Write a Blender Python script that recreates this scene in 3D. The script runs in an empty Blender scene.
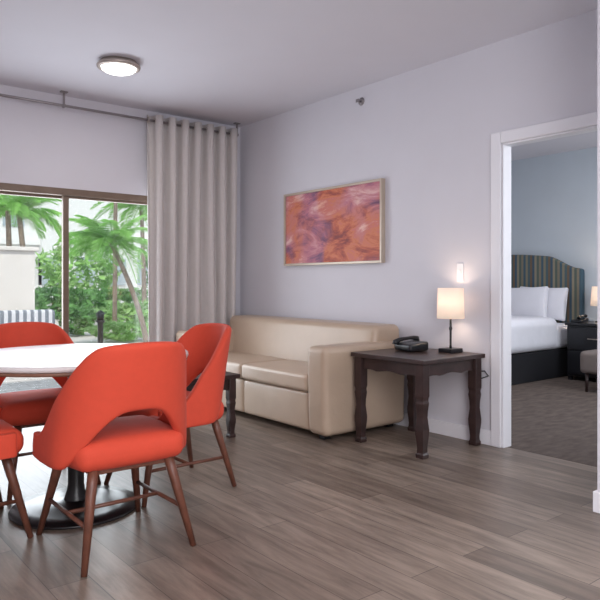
import bpy, bmesh, math, random
from mathutils import Vector, Matrix
random.seed(7)
S=bpy.context.scene
try:
    S.view_settings.view_transform='Standard'
except Exception: pass
C=bpy.context.collection
def lin(c):
    return tuple(((v/255)/12.92 if v/255<=0.04045 else (((v/255)+0.055)/1.055)**2.4) for v in c)+(1,)
# ---------------- materials
def mat(name,rgb,rough=.5,metal=0,var=.06,scale=8,bump=0,bscale=60,emit=0,spec=.5,emitcol=None,sheen=0):
    m=bpy.data.materials.new(name); m.use_nodes=True
    nt=m.node_tree; b=nt.nodes['Principled BSDF']
    tc=nt.nodes.new('ShaderNodeTexCoord')
    n=nt.nodes.new('ShaderNodeTexNoise'); n.inputs['Scale'].default_value=scale; n.inputs['Detail'].default_value=4
    nt.links.new(tc.outputs['Object'],n.inputs['Vector'])
    r=nt.nodes.new('ShaderNodeValToRGB'); c=lin(rgb)
    r.color_ramp.elements[0].position=.3; r.color_ramp.elements[1].position=.7
    r.color_ramp.elements[0].color=tuple(x*(1-var) for x in c[:3])+(1,)
    r.color_ramp.elements[1].color=tuple(min(1,x*(1+var)) for x in c[:3])+(1,)
    nt.links.new(n.outputs['Fac'],r.inputs['Fac']); nt.links.new(r.outputs['Color'],b.inputs['Base Color'])
    b.inputs['Roughness'].default_value=rough; b.inputs['Metallic'].default_value=metal
    b.inputs['Specular IOR Level'].default_value=spec
    if sheen: b.inputs['Sheen Weight'].default_value=sheen
    if bump:
        n2=nt.nodes.new('ShaderNodeTexNoise'); n2.inputs['Scale'].default_value=bscale; n2.inputs['Detail'].default_value=5
        nt.links.new(tc.outputs['Object'],n2.inputs['Vector'])
        bp=nt.nodes.new('ShaderNodeBump'); bp.inputs['Strength'].default_value=bump; bp.inputs['Distance'].default_value=.01
        nt.links.new(n2.outputs['Fac'],bp.inputs['Height']); nt.links.new(bp.outputs['Normal'],b.inputs['Normal'])
    if emit:
        b.inputs['Emission Color'].default_value=lin(emitcol or rgb); b.inputs['Emission Strength'].default_value=emit
    return m
def nodes(m): return m.node_tree.nodes, m.node_tree.links, m.node_tree.nodes['Principled BSDF']

M_wall=mat('painted_wall',(211,209,216),.85,var=.015,scale=3,bump=.05,bscale=200)
M_wallbed=mat('bedroom_wall',(198,206,214),.85,var=.015,scale=3)
M_ceil=mat('ceiling_paint',(216,214,222),.9,var=.01,scale=3)
M_white=mat('white_trim',(232,231,236),.45,var=.01)
M_fab=mat('red_fabric',(202,68,44),.8,var=.03,scale=30,bump=.05,bscale=300,sheen=.03)
M_walnut=mat('walnut_wood',(102,62,48),.4,var=.25,scale=20)
M_black=mat('black_metal',(22,20,22),.3,var=.1)
M_blk2=mat('black_plastic',(24,25,30),.35,var=.1)
M_dark=mat('dark_espresso_wood',(54,38,36),.35,var=.3,scale=14)
M_leather=mat('beige_leather',(184,163,143),.36,var=.04,scale=6,bump=.1,bscale=60)
M_leather2=mat('beige_leather_seat',(190,169,149),.34,var=.04,scale=6,bump=.1,bscale=60)
M_frame=mat('bronze_door_frame',(116,98,84),.5,var=.12,scale=10)
M_bronze=mat('pewter_metal',(140,134,136),.35,metal=.6)
M_nickel=mat('brushed_nickel',(176,164,156),.35,metal=.5)
M_gold=mat('champagne_frame',(190,176,160),.4,metal=.3)
M_linen=mat('white_linen',(232,232,240),.8,var=.02,bump=.2,bscale=12)
M_skirt=mat('black_bed_skirt',(24,24,30),.8)
M_top=mat('table_laminate',(212,204,203),.3,var=.03,scale=3)
M_edge=mat('table_edge_wood',(120,84,66),.45)
M_taupe=mat('taupe_upholstery',(122,112,108),.8)
M_trunk=mat('palm_bark',(128,114,100),.9,var=.3,scale=10,bump=.5,bscale=20)
def leafmat(name,rgb,var,scale,tr=.35):
    m=mat(name,rgb,.55,var=var,scale=scale); N,L,b=nodes(m)
    t=N.new('ShaderNodeBsdfTranslucent'); x=N.new('ShaderNodeMixShader'); x.inputs[0].default_value=tr
    cr=[n for n in N if n.type=='VALTORGB'][0]; o=[n for n in N if n.type=='OUTPUT_MATERIAL'][0]
    L.new(cr.outputs[0],t.inputs[0]); L.new(b.outputs[0],x.inputs[1]); L.new(t.outputs[0],x.inputs[2]); L.new(x.outputs[0],o.inputs[0])
    return m
M_leaf=leafmat('palm_leaf',(134,186,94),.4,2)
M_leaf2=leafmat('bush_leaf',(98,148,76),.5,3)
M_leaf3=leafmat('pale_tree_leaf',(158,200,120),.4,1)
M_stone=mat('cream_stucco',(222,217,210),.9,var=.03,scale=2)
M_bldg=mat('far_white_stucco',(222,224,222),.9)
M_glassdark=mat('building_glass',(160,174,180),.2)
M_curtain=mat('curtain_fabric',(203,197,195),.9,var=.02,scale=30,bump=.1,bscale=300)
def floor_mat():
    m=mat('wood_plank_floor',(120,105,98),.38); N,L,b=nodes(m)
    for n in list(N):
        if n.type in('VALTORGB','TEX_NOISE'): N.remove(n)
    tc=[n for n in N if n.type=='TEX_COORD'][0]
    mp=N.new('ShaderNodeMapping'); mp.inputs['Rotation'].default_value[2]=math.pi/2
    L.new(tc.outputs['Object'],mp.inputs['Vector'])
    br=N.new('ShaderNodeTexBrick'); br.offset=.37
    for k,v in (('Scale',1),('Mortar Size',.0016),('Mortar Smooth',.2),('Bias',0),('Brick Width',1.2),('Row Height',.155)): br.inputs[k].default_value=v
    br.inputs['Color1'].default_value=lin((149,134,122)); br.inputs['Color2'].default_value=lin((116,102,92)); br.inputs['Mortar'].default_value=lin((72,62,56))
    L.new(mp.outputs[0],br.inputs['Vector'])
    mp2=N.new('ShaderNodeMapping'); mp2.inputs['Scale'].default_value=(11,1.2,1)
    L.new(tc.outputs['Object'],mp2.inputs['Vector'])
    n1=N.new('ShaderNodeTexNoise'); n1.inputs['Scale'].default_value=1.8; n1.inputs['Detail'].default_value=10; n1.inputs['Distortion'].default_value=.4; n1.inputs['Roughness'].default_value=.66
    L.new(mp2.outputs[0],n1.inputs['Vector'])
    cr=N.new('ShaderNodeValToRGB'); cr.color_ramp.elements[0].position=.36; cr.color_ramp.elements[0].color=(.48,.46,.445,1)
    cr.color_ramp.elements[1].position=.64; cr.color_ramp.elements[1].color=(1.18,1.17,1.15,1)
    L.new(n1.outputs['Fac'],cr.inputs['Fac'])
    mx=N.new('ShaderNodeMix'); mx.data_type='RGBA'; mx.blend_type='MULTIPLY'; mx.inputs[0].default_value=.78
    L.new(br.outputs['Color'],mx.inputs[6]); L.new(cr.outputs['Color'],mx.inputs[7]); L.new(mx.outputs[2],b.inputs['Base Color'])
    b.inputs['Roughness'].default_value=.38; b.inputs['Specular IOR Level'].default_value=.42
    return m
M_floor=floor_mat()
def carpet_mat():
    m=mat('striped_grey_carpet',(104,100,102),.95,var=.1); N,L,b=nodes(m)
    tc=[n for n in N if n.type=='TEX_COORD'][0]
    mp=N.new('ShaderNodeMapping'); mp.inputs['Scale'].default_value=(6,14,1)
    L.new(tc.outputs['Object'],mp.inputs['Vector'])
    n=N.new('ShaderNodeTexNoise'); n.inputs['Scale'].default_value=1.2; n.inputs['Detail'].default_value=6
    L.new(mp.outputs[0],n.inputs['Vector'])
    cr=[x for x in N if x.type=='VALTORGB'][0]
    cr.color_ramp.elements[0].color=lin((88,79,75)); cr.color_ramp.elements[1].color=lin((110,99,94))
    L.new(n.outputs['Fac'],cr.inputs['Fac'])
    b.inputs['Specular IOR Level'].default_value=.1
    return m
M_carpet=carpet_mat()
def stripes_mat(name,cols,mult,axis='Y'):
    m=mat(name,(120,120,120),.85); N,L,b=nodes(m)
    for n in list(N):
        if n.type in('VALTORGB','TEX_NOISE'): N.remove(n)
    tc=[n for n in N if n.type=='TEX_COORD'][0]
    sp=N.new('ShaderNodeSeparateXYZ'); L.new(tc.outputs['Object'],sp.inputs[0])
    ml=N.new('ShaderNodeMath'); ml.operation='MULTIPLY'; ml.inputs[1].default_value=mult; L.new(sp.outputs[axis],ml.inputs[0])
    fr=N.new('ShaderNodeMath'); fr.operation='FRACT'; L.new(ml.outputs[0],fr.inputs[0])
    cr=N.new('ShaderNodeValToRGB'); cr.color_ramp.interpolation='CONSTANT'
    e=cr.color_ramp.elements; k=len(cols)
    e[0].color=lin(cols[0]); e[0].position=0; e[1].position=1/k; e[1].color=lin(cols[1])
    for i in range(2,k):
        q=e.new(i/k); q.color=lin(cols[i])
    L.new(fr.outputs[0],cr.inputs[0]); L.new(cr.outputs[0],b.inputs['Base Color'])
    return m
M_stripe=stripes_mat('striped_headboard_fabric',[(68,92,106),(130,121,104),(86,98,92),(140,132,114),(66,88,104),(112,94,78),(78,98,104),(132,125,107)],4.0)
M_stripe2=stripes_mat('grey_striped_cushion',[(214,214,216),(120,126,134)],10,'X')
def art_mat():
    m=mat('abstract_painting',(180,90,90),.6); N,L,b=nodes(m)
    for n in list(N):
        if n.type in('VALTORGB','TEX_NOISE'): N.remove(n)
    tc=[n for n in N if n.type=='TEX_COORD'][0]
    mp=N.new('ShaderNodeMapping'); mp.inputs['Scale'].default_value=(1,1.2,3.4); mp.inputs['Rotation'].default_value=(-.55,0,0); mp.inputs['Location'].default_value=(.7,1.35,.9)
    L.new(tc.outputs['Object'],mp.inputs['Vector'])
    def ns(sc,dis,ro,vec):
        n=N.new('ShaderNodeTexNoise'); n.inputs['Scale'].default_value=sc; n.inputs['Detail'].default_value=10; n.inputs['Distortion'].default_value=dis; n.inputs['Roughness'].default_value=ro
        L.new(vec,n.inputs['Vector']); return n
    def ramp(st,src):
        cr=N.new('ShaderNodeValToRGB'); e=cr.color_ramp.elements
        e[0].position=st[0][0]; e[0].color=lin(st[0][1]); e[1].position=st[1][0]; e[1].color=lin(st[1][1])
        for p,c in st[2:]:
            q=e.new(p); q.color=lin(c)
        L.new(src.outputs['Fac'],cr.inputs[0]); return cr
    n=ns(1.7,.8,.66,mp.outputs[0])
    A=ramp([(.36,(134,68,66)),(.44,(184,94,74)),(.50,(206,124,90)),(.57,(198,114,106)),(.66,(226,176,154))],n)
    B=ramp([(.36,(98,70,102)),(.44,(142,94,120)),(.50,(182,112,128)),(.57,(200,140,146)),(.66,(222,186,184))],n)
    n2=ns(1.5,.5,.5,mp.outputs[0])
    k=N.new('ShaderNodeValToRGB'); k.color_ramp.elements[0].position=.42; k.color_ramp.elements[1].position=.58
    L.new(n2.outputs['Fac'],k.inputs[0])
    ofs=N.new('ShaderNodeVectorMath'); ofs.operation='ADD'; ofs.inputs[1].default_value=(5.2,3.1,1.7)
    L.new(tc.outputs['Object'],ofs.inputs[0]); L.new(ofs.outputs[0],n2.inputs['Vector'])
    n2.inputs['Scale'].default_value=2.6
    mx=N.new('ShaderNodeMix'); mx.data_type='RGBA'
    L.new(k.outputs[0],mx.inputs[0]); L.new(A.outputs[0],mx.inputs[6]); L.new(B.outputs[0],mx.inputs[7]); L.new(mx.outputs[2],b.inputs['Base Color'])
    return m
M_art=art_mat()
def pave_mat():
    m=mat('patio_paving',(214,204,190),.9); N,L,b=nodes(m)
    for n in list(N):
        if n.type in('VALTORGB','TEX_NOISE'): N.remove(n)
    tc=[n for n in N if n.type=='TEX_COORD'][0]
    br=N.new('ShaderNodeTexBrick'); br.inputs['Scale'].default_value=1.5
    br.inputs['Color1'].default_value=lin((216,208,200)); br.inputs['Color2'].default_value=lin((202,194,186)); br.inputs['Mortar'].default_value=lin((160,150,140)); br.inputs['Mortar Size'].default_value=.01
    L.new(tc.outputs['Object'],br.inputs['Vector']); L.new(br.outputs['Color'],b.inputs['Base Color'])
    return m
M_pave=pave_mat()
def glass_mat():
    m=bpy.data.materials.new('window_glass'); m.use_nodes=True; nt=m.node_tree; nt.nodes.clear()
    o=nt.nodes.new('ShaderNodeOutputMaterial'); t=nt.nodes.new('ShaderNodeBsdfTransparent'); g=nt.nodes.new('ShaderNodeBsdfGlossy')
    g.inputs['Roughness'].default_value=.02; x=nt.nodes.new('ShaderNodeMixShader'); x.inputs[0].default_value=.05
    nt.links.new(t.outputs[0],x.inputs[1]); nt.links.new(g.outputs[0],x.inputs[2]); nt.links.new(x.outputs[0],o.inputs[0])
    return m
M_glass=glass_mat()
def shade_mat(name,strength,col=(255,232,208)):
    m=bpy.data.materials.new(name); m.use_nodes=True; nt=m.node_tree; nt.nodes.clear()
    o=nt.nodes.new('ShaderNodeOutputMaterial'); t=nt.nodes.new('ShaderNodeBsdfTranslucent'); d=nt.nodes.new('ShaderNodeBsdfDiffuse')
    t.inputs[0].default_value=lin((228,214,200)); d.inputs[0].default_value=lin((240,232,226))
    x=nt.nodes.new('ShaderNodeMixShader'); x.inputs[0].default_value=.3
    e=nt.nodes.new('ShaderNodeEmission'); e.inputs[0].default_value=lin(col); e.inputs[1].default_value=strength
    a=nt.nodes.new('ShaderNodeAddShader')
    nt.links.new(d.outputs[0],x.inputs[1]); nt.links.new(t.outputs[0],x.inputs[2]); nt.links.new(x.outputs[0],a.inputs[0]); nt.links.new(e.outputs[0],a.inputs[1]); nt.links.new(a.outputs[0],o.inputs[0])
    return m
M_shade=shade_mat('lamp_shade_linen',.3)
M_glow=mat('frosted_light_glass',(255,250,245),.4,emit=3,emitcol=(255,248,240))

# ---------------- mesh helpers
def link(me,name,m,loc=(0,0,0),parent=None,smooth=False):
    o=bpy.data.objects.new(name,me); C.objects.link(o); o.location=loc
    if m: me.materials.append(m)
    if parent: o.parent=parent
    if smooth:
        for p in me.polygons: p.use_smooth=True
    return o
def pyd(name,v,f,m,**k):
    me=bpy.data.meshes.new(name); me.from_pydata([tuple(x) for x in v],[],f); me.update()
    bm=bmesh.new(); bm.from_mesh(me); bmesh.ops.recalc_face_normals(bm,faces=bm.faces); bm.to_mesh(me); bm.free()
    return link(me,name,m,**k)
def bev(o,w,seg=2):
    if w:
        md=o.modifiers.new('bevel','BEVEL'); md.width=w; md.segments=seg; md.limit_method='ANGLE'
    return o
BF=[(0,1,3,2),(4,6,7,5),(0,4,5,1),(2,3,7,6),(0,2,6,4),(1,5,7,3)]
def boxes(name,lst,m,bevel=0,**k):
    v=[];f=[]
    for lo,hi in lst:
        b=len(v)
        for x in (lo[0],hi[0]):
            for y in (lo[1],hi[1]):
                for z in (lo[2],hi[2]): v.append((x,y,z))
        f+=[tuple(b+i for i in q) for q in BF]
    return bev(pyd(name,v,f,m,**k),bevel)
def box(name,lo,hi,m,bevel=0,**k): return boxes(name,[(lo,hi)],m,bevel,**k)
def struct(o): o['kind']='structure'; return o
def rbox(name,c,size,r,m,puff=(0,0,0),n=14,fn=None,**k):
    h=[s/2 for s in size]; me=bpy.data.meshes.new(name); bm=bmesh.new(); bmesh.ops.create_cube(bm,size=2)
    bmesh.ops.subdivide_edges(bm,edges=bm.edges[:],cuts=n,use_grid_fill=True)
    rr=[min(r,x*.999) for x in h]; R=min(rr)
    for v in bm.verts:
        p=[]
        for i in range(3):
            t=v.co[i]; a=abs(t); s=1 if t>=0 else -1
            if a<=.6: p.append(t/.6*(h[i]-R))
            else: p.append(s*((h[i]-R)+R*math.tan((a-.6)/.4*math.pi/4)))
        q=[max(-(h[i]-R),min(h[i]-R,p[i])) for i in range(3)]
        d=Vector([p[i]-q[i] for i in range(3)])
        if d.length>1e-9: d=d.normalized()*R
        w=[q[i]+d[i] for i in range(3)]
        u=[max(0,1-(w[i]/h[i])**2) for i in range(3)]
        for i in range(3):
            if puff[i]:
                j,l=[x for x in range(3) if x!=i]
                w[i]+= (w[i]/h[i])*puff[i]*(u[j]*u[l])**.6
        w=Vector(w)
        if fn: w=fn(w)
        v.co=w+Vector(c)
    bm.to_mesh(me); bm.free()
    return link(me,name,m,smooth=True,**k)
def lathe(name,prof,m,seg=32,square=False,loc=(0,0,0),smooth=True,**k):
    v=[];f=[]
    seg=4 if square else seg
    for r,z in prof:
        for i in range(seg):
            a=2*math.pi*(i+(.5 if square else 0))/seg; q=r*(math.sqrt(2) if square else 1)
            v.append((q*math.cos(a),q*math.sin(a),z))
    for j in range(len(prof)-1):
        for i in range(seg):
            f.append((j*seg+i,j*seg+(i+1)%seg,(j+1)*seg+(i+1)%seg,(j+1)*seg+i))
    f.append(tuple(range(seg))[::-1]); f.append(tuple(range((len(prof)-1)*seg,len(prof)*seg)))
    o=pyd(name,v,f,m,loc=loc,**k)
    if smooth and not square:
        for p in o.data.polygons: p.use_smooth=len(p.vertices)<5
    return o
def tube(name,pts,rad,m,seg=10,**k):
    pts=[Vector(p) for p in pts]; n=len(pts)
    if not isinstance(rad,(list,tuple)): rad=[rad]*n
    v=[];f=[]; up=None
    for i,p in enumerate(pts):
        t=(pts[min(i+1,n-1)]-pts[max(i-1,0)]).normalized()
        if up is None: up=Vector((0,0,1)) if abs(t.z)<.9 else Vector((1,0,0))
        a=t.cross(up).normalized(); b=t.cross(a).normalized(); up=a.cross(t)*1.0
        for j in range(seg):
            g=2*math.pi*j/seg; v.append(p+(a*math.cos(g)+b*math.sin(g))*rad[i])
    for i in range(n-1):
        for j in range(seg): f.append((i*seg+j,i*seg+(j+1)%seg,(i+1)*seg+(j+1)%seg,(i+1)*seg+j))
    f.append(tuple(range(seg))[::-1]); f.append(tuple(range((n-1)*seg,n*seg)))
    o=pyd(name,v,f,m,**k)
    for p in o.data.polygons: p.use_smooth=len(p.vertices)<5
    return o
def extr(name,outline,axis,lo,hi,m,bevel=0,**k):
    v=[]
    for d in (lo,hi):
        for a,b in outline:
            v.append((d,a,b) if axis==0 else ((a,d,b) if axis==1 else (a,b,d)))
    n=len(outline)
    f=[tuple(range(n)),tuple(range(n,2*n))[::-1]]+[(i,(i+1)%n,n+(i+1)%n,n+i) for i in range(n)]
    return bev(pyd(name,v,f,m,**k),bevel)
def thing(name,loc,label,cat,rz=0,group=None):
    e=bpy.data.objects.new(name,None); C.objects.link(e); e.location=loc; e.rotation_euler[2]=rz
    e.empty_display_size=.1; e['label']=label; e['category']=cat
    if group: e['group']=group
    return e
def tag(o,label,cat,group=None):
    o['label']=label; o['category']=cat
    if group: o['group']=group
    return o
def clone(src,name,loc,rz,label=None):
    o=src.copy(); C.objects.link(o); o.name=name; o.location=loc; o.rotation_euler[2]=rz
    if label: o['label']=label
    for ch in src.children:
        c=ch.copy(); C.objects.link(c); c.parent=o
        for g in ch.children:
            gg=g.copy(); C.objects.link(gg); gg.parent=c
    return o

W,D,H=3.80,5.70,2.72
T=.085
XL,YR=-1.6,-1.8
BX=7.65; BY0,BY1=0.6,6.25
# ---------------- shell
struct(box('floor',(XL,YR,-.1),(W+.04,D+.12,0),M_floor))
struct(box('floor_bedroom',(W+.04,BY0,-.1),(BX,BY1,0.0),M_carpet))
struct(box('ceiling',(XL-.1,YR-.1,H),(W+T,D+.15,H+.15),M_ceil))
struct(box('ceiling_bedroom',(W+T,BY0-.1,H),(BX+.1,BY1+.1,H+.15),M_ceil))
WX0,WX1,WZ=1.05,2.95,1.92
struct(boxes('wall_back',[((XL,D,0),(WX0,D+.15,H)),((WX1,D,0),(W+.0,D+.15,H)),((WX0,D,WZ),(WX1,D+.15,H))],M_wall))
DY0,DY1,DZ=1.72,2.56,2.03
struct(boxes('wall_right',[((W,DY1,0),(W+T,BY1,H)),((W,YR,0),(W+T,DY0,H)),((W,DY0,DZ),(W+T,DY1,H))],M_wall))
struct(box('wall_left',(XL-.1,YR,0),(XL,D+.15,H),M_wall))
struct(box('wall_rear',(XL,YR-.1,0),(W+T,YR,H),M_wall))
struct(box('wall_partition',(3.09,.9,0),(W,1.555,H),M_wall))
struct(box('wall_bedroom_far',(BX,BY0,0),(BX+.1,BY1,H),M_wallbed))
struct(box('wall_bedroom_side',(W+T,BY1,0),(BX+.1,BY1+.1,H),M_wallbed))
struct(box('wall_bedroom_rear',(W+T,BY0-.1,0),(BX+.1,BY0,H),M_wallbed))
bb=.10
cw=.078
struct(boxes('baseboard_right',[((W-.016,DY1+cw,0),(W,D,bb)),((W-.016,1.571,0),(W,DY0-cw,bb))],M_white,.004))
struct(boxes('baseboard_back',[((XL,D-.016,0),(WX0,D,bb)),((WX1,D-.016,0),(W-.016,D,bb))],M_white,.004))
struct(boxes('baseboard_partition',[((3.074,.9,0),(3.09,1.571,bb)),((3.09,1.555,0),(W,1.571,bb))],M_white,.004))
struct(box('baseboard_bedroom',(BX-.016,BY0,0),(BX,BY1,bb),M_white,.004))
struct(boxes('trim_1',[((W-.022,DY1,0),(W,DY1+cw,DZ+cw)),((W-.022,DY0-cw,0),(W,DY0,DZ+cw)),((W-.022,DY0,DZ),(W,DY1,DZ+cw))],M_white,.006))
struct(boxes('trim_2',[((W-.005,DY1-.012,0),(W+T+.003,DY1,DZ)),((W-.005,DY0,0),(W+T+.003,DY0+.012,DZ)),((W-.005,DY0+.012,DZ-.012),(W+T+.003,DY1-.012,DZ))],M_white,.002))
# sliding glass door
dr=thing('window_1',(0,D,0),'x','window'); del dr['label']; del dr['category']; dr['kind']='structure'
MX=2.01
FH=.06
box('frame_head',(WX0,.0,WZ-FH),(WX1,.13,WZ),M_frame,.004,parent=dr)
box('frame_jamb',(WX0,.0,0),(WX0+.05,.13,WZ-FH),M_frame,.004,parent=dr)
box('frame_jamb',(WX1-.05,.0,0),(WX1,.13,WZ-FH),M_frame,.004,parent=dr)
box('track',(WX0+.05,.0,0),(WX1-.05,.13,.03),M_frame,.004,parent=dr)
def sash(x0,x1,y):
    s=boxes('sash',[((x0,y,.03),(x0+.05,y+.04,WZ-FH)),((x1-.05,y,.03),(x1,y+.04,WZ-FH)),((x0+.05,y,WZ-FH-.022),(x1-.05,y+.04,WZ-FH)),((x0+.05,y,.03),(x1-.05,y+.04,.11))],M_frame,.003,parent=dr)
    box('glass_pane',(x0+.05,y+.017,.11),(x1-.05,y+.023,WZ-FH-.022),M_glass,parent=s)
sash(WX0+.05,MX+.035,.075); sash(MX-.035,WX1-.05,.02)

# ---------------- curtain rod and curtain
CY=5.572
rod=thing('curtain_rod',(2.2,CY,2.60),'grey metal curtain rod on ceiling brackets above glass door','curtain rod')
tube('rod_pole',[(-1.6,0,0),(1.49,0,0)],.0115,M_bronze,seg=12,parent=rod)
for bx_ in (-.27,1.475,-1.5):
    boxes('bracket',[((bx_-.008,-.008,.0),(bx_+.008,.008,.11)),((bx_-.03,-.02,.11),(bx_+.03,.02,.12)),((bx_-.010,-.016,-.016),(bx_+.010,.016,.012))],M_bronze,.002,parent=rod)
cur=thing('curtain',(3.18,CY,0),'light taupe-grey grommet curtain panel hanging in deep folds','curtain')
v=[];f=[];NF=7;n=NF*16+1;nz=18
X0,X1=-.48,.48
for j in range(nz+1):
    z=.02+(2.65-.02)*j/nz
    for i in range(n):
        u=i/(n-1); ph=u*NF*2*math.pi
        tt=1-j/nz
        a=.053*(1-.2*tt*abs(math.sin(2.2*tt+u*11))); 
        y=a*math.sin(ph+.5*math.sin(u*13+1)*tt)
        v.append((X0+(X1-X0)*u-.010*math.sin(2*ph)*(1-tt*.8)+.02*tt*(math.sin(u*9+tt*2)),y,z))
for j in range(nz):
    for i in range(n-1): f.append((j*n+i,j*n+i+1,(j+1)*n+i+1,(j+1)*n+i))
cl=pyd('cloth',v,f,M_curtain,smooth=True,parent=cur)
md=cl.modifiers.new('s','SOLIDIFY'); md.thickness=.004
def torus(name,R,r,m,**k):
    v=[];f=[];A,B=20,8
    for i in range(A):
        a=2*math.pi*i/A
        for j in range(B):
            b=2*math.pi*j/B
            q=R+r*math.cos(b); v.append((r*math.sin(b),q*math.cos(a),q*math.sin(a)))
    for i in range(A):
        for j in range(B): f.append((i*B+j,i*B+(j+1)%B,((i+1)%A)*B+(j+1)%B,((i+1)%A)*B+j))
    return pyd(name,v,f,m,smooth=True,**k)
g0=torus('grommet',.022,.005,M_nickel,parent=cur,loc=(X0,0,2.60))
for i in range(1,2*NF+1):
    g=g0.copy(); C.objects.link(g); g.location=(X0+(i)*(X1-X0)/(2*NF),0,2.60)

# ---------------- dining table
TC=(1.166,3.196)
tb=thing('dining_table',(TC[0],TC[1],0),'round dining table with pale top and black pedestal base','table')
R=.545
lathe('tabletop',[(R-.019,.728),(R-.004,.732),(R,.742),(R-.002,.752),(R-.008,.755)],M_top,96,parent=tb)
lathe('edge_band',[(R-.034,.712),(R-.008,.714),(R-.005,.728),(R-.034,.7285)],M_edge,96,parent=tb)
lathe('column',[(.06,.02),(.055,.05),(.042,.09),(.038,.12),(.038,.66),(.06,.68),(.09,.7),(.20,.705),(.20,.712)],M_black,32,parent=tb)
lathe('base',[(.30,0),(.305,.006),(.30,.014),(.22,.022),(.1,.03),(.06,.045)],M_black,64,parent=tb)

# ---------------- chairs
def sm(x): x=max(0,min(1,x)); return x*x*(3-2*x)
def shell(parent):
    ns,nv=40,8; v=[];f=[]
    for i in range(ns+1):
        s=-1+2*i/ns; a=abs(s); sg=1 if s>=0 else -1
        if a<.60:
            ph=a/.60*math.pi/2; x=.276*math.sin(ph)**.85 if ph>0 else 0; y0=-.05-.16*math.cos(ph)**.85; w=math.cos(ph)**.6
        else:
            q=(a-.60)/.40; x=.276-.014*q*q; y0=-.05+q*.25; w=0
        zt=.870-.010*min(1,a/.25)**2-(.860-.47)*sm((a-.25)/.63)
        zb=.595-(.595-.366)*sm((a-.05)/.42)
        for j in range(nv+1):
            z=zb+(zt-zb)*j/nv; h=max(-.05,z-.42)
            v.append((sg*x*(1-.34*max(0,h)),y0-h*.25*w,z))
    for i in range(ns):
        for j in range(nv):
            a0=i*(nv+1)+j; f.append((a0,a0+nv+1,a0+nv+2,a0+1))
    o=pyd('backrest',v,f,M_fab,smooth=True,parent=parent)
    md=o.modifiers.new('s','SOLIDIFY'); md.thickness=.042; md.offset=0; md.use_even_offset=False
    md=o.modifiers.new('ss','SUBSURF'); md.levels=2; md.render_levels=2
    return o
ch=thing('dining_chair',(1.146,2.685,0),'red fabric barrel dining chair with walnut legs, back turned to view','chair',group='red dining chairs around the table')
shell(ch)
def seatfn(w):
    k=1-.12*max(0,-(w.y)/.23); return Vector((w.x*k,w.y,w.z))
rbox('seat',(0,.01,.42),(.515,.46,.105),.045,M_fab,puff=(0,0,.018),fn=seatfn,parent=ch)
boxes('seat_frame',[((-.17,-.175,.342),(.17,-.15,.369)),((-.17,.155,.342),(.17,.18,.369)),((-.17,-.15,.342),(-.145,.155,.369)),((.145,-.15,.342),(.17,.155,.369))],M_walnut,.004,parent=ch)
for sx in (-1,1):
    for sy in (-1,1):
        tube('leg',[(sx*.162,sy*.175,.37),(sx*.176,sy*.192,.30),(sx*.233,sy*.265,0)],[.021,.021,.0125],M_walnut,12,parent=ch)
for sx in (-1,1):
    tube('side_stretcher',[(sx*.203,-.226,.16),(sx*.203,.226,.16)],.009,M_walnut,8,parent=ch)
tube('cross_stretcher',[(-.203,0,.16),(.203,0,.16)],.009,M_walnut,8,parent=ch)
clone(ch,'dining_chair.001',(1.69,3.22,0),math.pi/2,'red fabric barrel dining chair between table and sofa')
clone(ch,'dining_chair.002',(1.166,3.75,0),math.pi,'red fabric barrel dining chair facing out, near glass door')
clone(ch,'dining_chair.003',(.61,3.17,0),-math.pi/2,'red fabric barrel dining chair with walnut legs, partly cropped')

# ---------------- sofa
so=thing('sofa',(3.37,4.42,0),'beige leather sleeper sofa with boxy arms against the wall','sofa')
rbox('frame',(.03,0,.175),(.68,1.70,.25),.02,M_leather,n=8,parent=so)
for sy in (-1,1):
    def af(w,sy=sy):
        t=(w.z+.31)/.62
        return Vector((w.x-.03*max(0,t)*(1 if w.x<0 else 0),w.y+sy*.02*t*t,w.z))
    rbox('armrest',(-.015,sy*.945,.350),(.81,.20,.62),.045,M_leather,puff=(0.003,.005,.003),n=24,fn=af,parent=so)
    rbox('seat_cushion',(-.13,sy*.42,.388),(.58,.835,.12),.026,M_leather2,puff=(.004,0,.008),n=18,parent=so)
    rbox('front_panel',(-.345,sy*.42,.185),(.10,.835,.27),.02,M_leather2,puff=(.005,0,0),n=8,parent=so)
def bf(w):
    return Vector((w.x-(.14*(.2-w.z) if w.x<0 else 0),w.y,w.z))
rbox('backrest',(.25,0,.58),(.28,2.0,.41),.05,M_leather,puff=(.010,0,.0),n=26,fn=bf,parent=so)
for sx in (-.32,.32):
    for sy in (-.92,.92): box('foot',(sx-.03,sy-.03,0),(sx+.03,sy+.03,.045),M_blk2,.004,parent=so)

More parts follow.
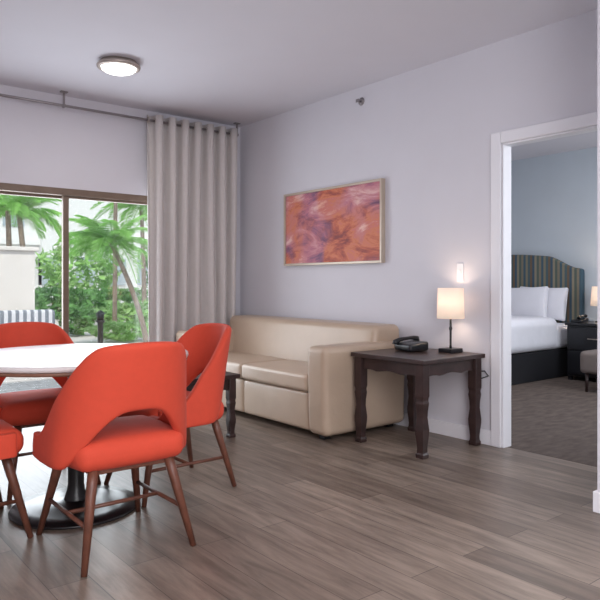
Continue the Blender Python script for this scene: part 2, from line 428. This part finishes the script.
# ---------------- side tables
def carved_leg(name,h,parent,loc,w=.036):
    pr=[(w*.88,0),(w*.92,.04),(w*.76,.06),(w*.72,.10),(w*.80,.16),(w*.96,.25),(w*.98,.30),(w*.84,.38),(w*.76,.43),(w*.80,.50),(w*.96,.58),(w*.88,.61),(w*.88,.63),(w,.66),(w,1)]
    return bev(lathe(name,[(r,z*h) for r,z in pr],M_dark,square=True,loc=loc,parent=parent),.004)
def scallop(L,zt,z0,amp,n=36):
    pts=[]
    for i in range(n+1):
        u=i/n; x=-L/2+L*u; s=abs(u-.5)*2
        z=z0+amp*(.5+.5*math.cos(s*math.pi*2)) if s<.5 else z0+amp*(1-((s-.75)/.25)**2)*.6
        pts.append((x,z))
    return [(-L/2,zt)]+pts+[(L/2,zt)]
def ctable(name,loc,sx,sy,h,label,wleg=.034):
    t=thing(name,loc,label,'table')
    box('tabletop',(-sx/2,-sy/2,h-.028),(sx/2,sy/2,h),M_dark,.003,parent=t)
    ix,iy=sx/2-.05,sy/2-.05
    for a in (-1,1):
        for b in (-1,1): carved_leg('leg',h-.028,t,(a*ix,b*iy,0),wleg)
    for a in (-1,1):
        extr('apron',scallop(2*iy-2*wleg,h-.028,h-.115,.012),0,a*ix-.011,a*ix+.011,M_dark,parent=t)
        extr('apron',scallop(2*ix-2*wleg,h-.028,h-.115,.012),1,a*iy-.011,a*iy+.011,M_dark,parent=t)
    return t
ctable('side_table',(3.455,3.0,0),.64,.65,.62,'square dark wood side table with carved legs beside sofa',.033)
ctable('coffee_table',(2.31,4.42,0),.60,1.02,.45,'dark wood coffee table with carved legs before sofa',.028)

# ---------------- lamp
lp=thing('table_lamp',(3.67,2.885,.62),'small lit table lamp, drum shade, dark base','lamp')
box('base',(-.065,-.055,0),(.065,.055,.028),M_blk2,.004,parent=lp)
lathe('pole',[(.010,.026),(.0075,.05),(.0075,.15),(.011,.16),(.011,.17),(.0075,.18),(.006,.31)],M_blk2,16,parent=lp)
def shade(parent,r0,r1,z0,z1,mt):
    v=[];f=[];n=40
    for r,z in ((r0,z0),(r1,z1)):
        for i in range(n): v.append((r*math.cos(2*math.pi*i/n),r*math.sin(2*math.pi*i/n),z))
    for i in range(n): f.append((i,(i+1)%n,n+(i+1)%n,n+i))
    o=pyd('lamp_shade',v,f,mt,smooth=True,parent=parent); md=o.modifiers.new('s','SOLIDIFY'); md.thickness=.003
    return o
shade(lp,.094,.088,.235,.445,M_shade)
lathe('bulb',[(.008,.30),(.02,.32),(.027,.34),(.02,.365),(.005,.375)],M_glow,16,parent=lp)
def plight(name,loc,e,col,r=.03,parent=None):
    l=bpy.data.lights.new(name,'POINT'); l.energy=e; l.color=col; l.shadow_soft_size=r
    o=bpy.data.objects.new(name,l); C.objects.link(o); o.location=loc; 
    if parent: o.parent=parent
    return o
plight('lamp_light',(0,0,.35),4.2,(1,.76,.55),.05,lp)

ph=thing('telephone',(3.53,3.12,.62),'black desk telephone with handset beside lamp','telephone',rz=math.radians(-100))
rbox('body',(0,0,.028),(.19,.17,.05),.018,M_blk2,n=10,fn=lambda w:Vector((w.x,w.y,w.z+(.10*(w.y+.085) if w.z>0 else 0))),parent=ph)
hs=tube('handset',[(-.06,-.098,.045),(-.06,-.094,.060),(-.06,-.06,.076),(-.06,-.02,.082),(-.06,.03,.086),(-.06,.065,.086),(-.06,.096,.078),(-.06,.10,.064)],[.020,.022,.015,.012,.012,.015,.022,.020],M_blk2,14,parent=ph)
M_key=mat('grey_keys',(150,152,158),.5)
boxes('keypad',[((-.01+i*.022,-.06+j*.022,.05+.0022*j),(.005+i*.022,-.045+j*.022,.0565+.0022*j)) for i in range(3) for j in range(4)],M_key,parent=ph)
cb=tube('power_cord',[(3.745,2.885,.627),(3.782,2.87,.626),(3.788,2.86,.52),(3.788,2.80,.465),(3.788,2.72,.445),(3.788,2.66,.47),(3.788,2.69,.50),(3.788,2.76,.49)],.004,M_blk2,8)
tag(cb,'thin black power cord looping down the wall behind side table','cord')
wp=thing('white_wall_plate',(W,2.90,1.175),'small white wall plate above the lamp','wallplate')  # small white plate with a raised block in the middle
box('plate',(-.008,-.028,-.065),(0,.028,.065),M_white,.004,parent=wp)
box('raised_block',(-.013,-.010,-.018),(-.008,.010,.018),M_white,.002,parent=wp)

# ---------------- picture
pc=thing('wall_painting',(W,4.265,1.595),'abstract pink, orange and purple painting in champagne frame','painting')
hw,hh=.635,.335
ft=.02
boxes('picture_frame',[((-.045,-hw,-hh),(0,-hw+ft,hh)),((-.045,hw-ft,-hh),(0,hw,hh)),((-.045,-hw+ft,hh-ft),(0,hw-ft,hh)),((-.045,-hw+ft,-hh),(0,hw-ft,-hh+ft))],M_gold,.002,parent=pc)
box('canvas',(-.03,-hw+ft,-hh+ft),(-.004,hw-ft,hh-ft),M_art,parent=pc)
sp=thing('fire_sprinkler',(W,3.90,2.60),'small chrome sidewall fire sprinkler','sprinkler')
o=lathe('escutcheon',[(.034,0),(.032,.006),(.014,.014)],M_bronze,24,parent=sp); o.rotation_euler[1]=-math.pi/2
tube('nozzle',[(-.01,0,0),(-.045,0,0)],.009,M_bronze,10,parent=sp)
box('deflector',(-.05,-.016,-.014),(-.045,.016,.012),M_bronze,parent=sp)

cl_=thing('ceiling_light',(1.985,4.575,H),'round flush ceiling light with nickel ring, switched on','ceiling light')
lathe('trim_ring',[(.130,0),(.133,-.014),(.150,-.020),(.157,-.032),(.153,-.046),(.134,-.052),(.126,-.042)],M_nickel,64,parent=cl_)
lathe('diffuser',[(.126,-.042),(.122,-.056),(.106,-.068),(.08,-.078),(.04,-.085),(.01,-.087)],M_glow,48,parent=cl_)

# ---------------- bedroom
bed=thing('bed',(6.62,4.99,0),'large bed with white linen, black skirt and striped headboard','bed')
box('bed_skirt',(-.92,-.94,0),(.93,.94,.33),M_skirt,.01,parent=bed)
rbox('mattress',(-.01,0,.475),(1.86,1.92,.28),.06,M_linen,puff=(0,0,.01),parent=bed)
rbox('duvet',(-.25,0,.52),(1.42,1.97,.36),.08,M_linen,puff=(0,0,.02),parent=bed)
pts=[]
for i in range(61):
    y=-1.0+2.0*i/60; s=abs(y)
    z=1.44+.03*math.cos(s/.5*math.pi/2) if s<.5 else (1.28+.16*(1-sm((s-.5)/.45)) if s<.95 else 1.28-.02*sm((s-.95)/.05))
    pts.append((y,z))
extr('headboard',[(-1.0,0)]+pts+[(1.0,0)],0,.93,1.01,M_stripe,.015,parent=bed)
for k,(y,x,rx) in enumerate([(-.55,.81,.02),(.42,.81,-.02),(-.40,.635,-.03),(.52,.635,.02)]):
    p=rbox('pillow',(0,0,0),(.06,.66,.42),.028,M_linen,puff=(.040,-.02,-.02),n=14)
    p.location=(6.62+x,4.99+y,.85); p.rotation_euler=(rx,.16,0)
    tag(p,'white bed pillow leaning on the headboard','pillow','white bed pillows')
ns=thing('nightstand',(7.34,3.58,0),'black two-drawer nightstand beside the bed','nightstand')
box('body',(-.27,-.33,.05),(.28,.33,.62),M_blk2,.005,parent=ns)
box('top',(-.29,-.35,.62),(.28,.35,.65),M_blk2,.005,parent=ns)
for a in(-.25,.26):
    for b in (-.3,.3): box('leg',(a-.02,b-.02,0),(a+.02,b+.02,.05),M_blk2,parent=ns)
for z in (.08,.35):
    d=box('drawer',(-.285,-.31,z),(-.27,.31,z+.25),M_blk2,.004,parent=ns)
    tube('handle',[(-.285,-.08,z+.13),(-.31,-.07,z+.13),(-.31,.07,z+.13),(-.285,.08,z+.13)],.006,M_nickel,8,parent=d)
l2=thing('bedside_lamp',(7.36,3.64,.65),'lit bedside table lamp with white shade','lamp')
lathe('base',[(.08,0),(.08,.015),(.02,.03),(.012,.06),(.012,.24)],M_blk2,24,parent=l2)
shade(l2,.13,.115,.19,.41,M_shade)
plight('bedside_light',(0,0,.30),6,(1,.78,.56),.03,l2)
p2=thing('bedside_telephone',(7.22,3.84,.65),'small black telephone on nightstand','telephone')
extr('body',[(-.09,0),(.09,0),(.09,.05),(-.09,.025)],1,-.06,.06,M_blk2,.005,parent=p2)
tube('handset',[(-.08,-.03,.05),(-.06,-.03,.065),(.06,-.03,.08),(.08,-.03,.07)],[.02,.014,.014,.02],M_blk2,10,parent=p2)
st=thing('upholstered_stool',(6.62,3.12,0),'taupe upholstered low stool in the bedroom','stool')
rbox('seat',(0,0,.30),(.50,.56,.22),.04,M_taupe,puff=(0,0,.01),n=8,parent=st)
for a in(-.2,.2):
    for b in (-.22,.22): tube('leg',[(a,b,.20),(a,b,0)],[.02,.014],M_dark,8,parent=st)

# ---------------- outdoors
gr=box('patio_paving',(-12,D+.15,-.2),(30,40,-.09),M_pave); tag(gr,'pale stone patio paving outside the glass door','paving'); 
def frond_mesh(L,droop,w):
    v=[];f=[];n=40
    def P(u):
        return Vector((L*u*(1-.12*u),0,L*(.45*u-droop*u*u)))
    for i in range(n):
        u=i/n; p=P(u); q=P(u+1/n); b=len(v)
        v+=[p+Vector((0,-.010,0)),p+Vector((0,.010,0)),q+Vector((0,.008,0)),q+Vector((0,-.008,0))]; f.append((b,b+1,b+2,b+3))
        if u>.08:
            ll=w*L*math.sin(math.pi*(u*.86+.1))**.7
            for s in (-1,1):
                b=len(v); t=Vector((.55,s*.8,-.35-.35*random.random())).normalized()*ll; wd=Vector((.010*L,0,0))
                v+=[p,p+wd,p+t*.6+wd*.8+Vector((0,0,.02)),p+t]; f.append((b,b+1,b+2,b+3))
    me=bpy.data.meshes.new('frond'); me.from_pydata([tuple(x) for x in v],[],f); me.update(); me.materials.append(M_leaf)
    return me
fm=[frond_mesh(1,.75,.29),frond_mesh(1,.5,.29),frond_mesh(1,1.0,.26)]
def palm(name,base,crown,L,r,n,label):
    t=thing(name,base,label,'palm tree',group='palm trees in the garden')
    c=Vector(crown)-Vector(base)
    pts=[Vector((c.x*(u**1.5),c.y*(u**1.5),c.z*u)) for u in [i/8 for i in range(9)]]
    tube('trunk',pts,[r*(1.25-.35*i/8) for i in range(9)],M_trunk,10,parent=t)
    for i in range(n):
        o=bpy.data.objects.new('frond',fm[i%3]); C.objects.link(o); o.parent=t
        o.location=c; o.scale=(L,)*3
        o.rotation_euler=(random.uniform(-.3,.3),random.uniform(-.75,.35),i*2.4+random.uniform(-.2,.2))
G=-.07
palm('palm_tree',(5.12,10.6,G),(4.72,11.2,1.80),.94,.042,26,'young leaning palm tree with bright green fronds')
palm('palm_tree.001',(5.85,13.7,G),(5.85,13.6,4.5),1.5,.042,20,'tall slim palm trunk beside garden shrubs')
palm('palm_tree.002',(6.1,20.8,G),(5.9,21.0,3.3),1.6,.08,20,'palm tree in front of the white building')
palm('palm_tree.003',(4.3,15.9,G),(4.2,15.8,2.75),1.1,.06,20,'palm tree behind the cream garden wall')
palm('palm_tree.004',(12.0,21.5,G),(11.8,21.5,3.5),1.8,.08,22,'palm tree at the far garden edge')
palm('palm_tree.005',(8.9,18.6,G),(8.7,18.4,3.4),1.5,.06,22,'slender palm tree before the hedge')
def leafmass(name,c,r,n,sz,m,label,cat='bush'):
    v=[];f=[]
    for i in range(n):
        d=Vector((random.gauss(0,1),random.gauss(0,1),random.gauss(0,1))).normalized()
        k=random.uniform(.7,1.0)*(1+.18*math.sin(d.x*7+d.z*5))
        p=Vector((d.x*r[0]*k,d.y*r[1]*k,max(0.02,r[2]+d.z*r[2]*k)))
        a=Vector((random.gauss(0,1),random.gauss(0,1),random.gauss(0,1))).normalized(); q=a.orthogonal().normalized()
        s=sz*random.uniform(.6,1.2); b=len(v)
        for w_ in (p-a*s,p+q*s*.35,p+a*s,p-q*s*.35): v.append(Vector((w_.x,w_.y,max(0,w_.z))))
        f.append((b,b+1,b+2,b+3))
    o=pyd(name,v,f,m,loc=c); tag(o,label,cat)
    return o
leafmass('shrub',(5.6,12.6,G),(.8,.45,.20),1500,.07,M_leaf3,'low bright green shrub beside the patio')
leafmass('shrub.001',(5.35,14.6,G),(.42,.4,.34),1100,.08,M_leaf2,'dark green rounded shrub behind patio')
leafmass('shrub.002',(4.35,14.6,G),(.28,.4,.5),900,.08,M_leaf2,'dark green shrub beside cream wall')
leafmass('shrub.003',(7.4,16.4,G),(1.1,.5,.34),1500,.10,M_leaf3,'wide green shrub under the palms')
leafmass('hedge',(9.0,22.5,G),(6,.7,.5),3400,.18,M_leaf2,'long green hedge at the far garden edge','hedge')
leafmass('garden_tree',(9.4,25.2,G),(1.5,1.2,1.6),1300,.22,M_leaf3,'pale green tree behind the hedge','tree')
leafmass('garden_tree.001',(13.9,26,G),(1.5,1.2,1.8),1400,.22,M_leaf2,'broad green tree behind the hedge','tree')
gw=boxes('garden_wall',[((1.0,10.2,G),(3.10,10.5,1.58)),((.95,10.15,1.58),(3.15,10.55,1.64)),((.95,10.15,G),(3.15,10.2,.1))],M_stone,.01); tag(gw,'cream stucco garden wall with flat coping','garden wall')
bd=boxes('building',[((-6,34,G),(10.5,36,6.2)),((10.5,33.5,G),(24,36,5.4)),((-6,33.7,3),(10.5,34,3.25))],M_bldg); tag(bd,'white stucco resort building beyond the palms','building')
for i in range(9):
    w=box('building_window',(2+i*1.7,33.4 if i>4 else 33.93,1.0 if i>4 else 3.9),(3+i*1.7,34.02,2.4 if i>4 else 5.3),M_glassdark,parent=bd)
bn=thing('patio_lounge_seat',(2.78,9.3,G),'grey and white striped outdoor lounge seat on the patio','outdoor seat')
rbox('cushion',(0,0,.42),(.80,.62,.16),.04,M_stripe2,n=8,parent=bn)
rbox('back_cushion',(0,.28,.62),(.80,.14,.34),.04,M_stripe2,n=8,parent=bn)
boxes('frame',[((x,y,0),(x+.05,y+.05,.35)) for x in(-.42,.37) for y in (-.3,.27)]+[((-.42,-.3,.3),(.42,.32,.345))],M_dark,parent=bn)
gl=thing('garden_light',(4.60,11.4,G),'short dark bollard garden light','garden light')
lathe('post',[(.05,0),(.05,.45),(.08,.47),(.08,.5)],M_blk2,16,parent=gl)
lathe('lantern',[(.06,.5),(.065,.60),(.085,.62),(.02,.68)],M_blk2,16,parent=gl)

# ---------------- lights
def area(name,loc,rot,size,e,col,sy=None,parent=None):
    l=bpy.data.lights.new(name,'AREA'); l.energy=e; l.color=col; l.size=size
    if sy: l.shape='RECTANGLE'; l.size_y=sy
    o=bpy.data.objects.new(name,l); C.objects.link(o); o.location=loc; o.rotation_euler=rot
    if parent: o.parent=parent
    return o
area('ceiling_lamp_light',(0,0,-.10),(0,0,0),.22,7,(1,.95,.9),parent=cl_)
area('overhead_fill',(0.6,-.4,2.6),(0,0,0),2.2,84,(1,.98,.975))  # soft overhead fill added behind the camera, no fixture
area('rear_fill',(0.2,-1.6,1.5),(math.radians(99),0,math.radians(-20)),2.2,110,(.975,.975,1))  # large fill panel added near the rear wall to brighten the room
area('daylight_portal',(2.0,D+.25,1.0),(math.radians(-90),0,0),1.8,72,(.86,.93,1),1.8)
area('bedroom_daylight',(5.6,1.0,1.7),(math.radians(90),0,0),1.8,56,(.90,.95,1))
area('bedroom_fill',(5.6,3.4,2.6),(0,0,0),.6,18,(1,.96,.93))  # unseen area fill added to brighten the bedroom, no lamp modelled
sl=bpy.data.lights.new('sun','SUN'); sl.energy=2.8; sl.angle=.03; sl.color=(1,.96,.88)
so_=bpy.data.objects.new('sun',sl); C.objects.link(so_); so_.rotation_euler=(math.radians(42),0,math.radians(-25))
w=bpy.data.worlds.new('world'); S.world=w; w.use_nodes=True
nt=w.node_tree; bg=nt.nodes['Background']
tc=nt.nodes.new('ShaderNodeTexCoord'); sx=nt.nodes.new('ShaderNodeSeparateXYZ'); cr=nt.nodes.new('ShaderNodeValToRGB')
nt.links.new(tc.outputs['Generated'],sx.inputs[0]); nt.links.new(sx.outputs['Z'],cr.inputs[0]); nt.links.new(cr.outputs[0],bg.inputs[0])
cr.color_ramp.elements[0].color=(.86,.94,1,1); cr.color_ramp.elements[1].color=(.6,.78,1,1)
bg.inputs[1].default_value=1.12

# ---------------- camera
cd=bpy.data.cameras.new('camera'); cam=bpy.data.objects.new('camera',cd); C.objects.link(cam)
cd.sensor_width=36; cd.lens=656/600*36; cd.shift_y=-17/600
cam.location=(0,0,1.10); cam.rotation_euler=(math.radians(90),0,math.radians(-38.9))
S.camera=cam
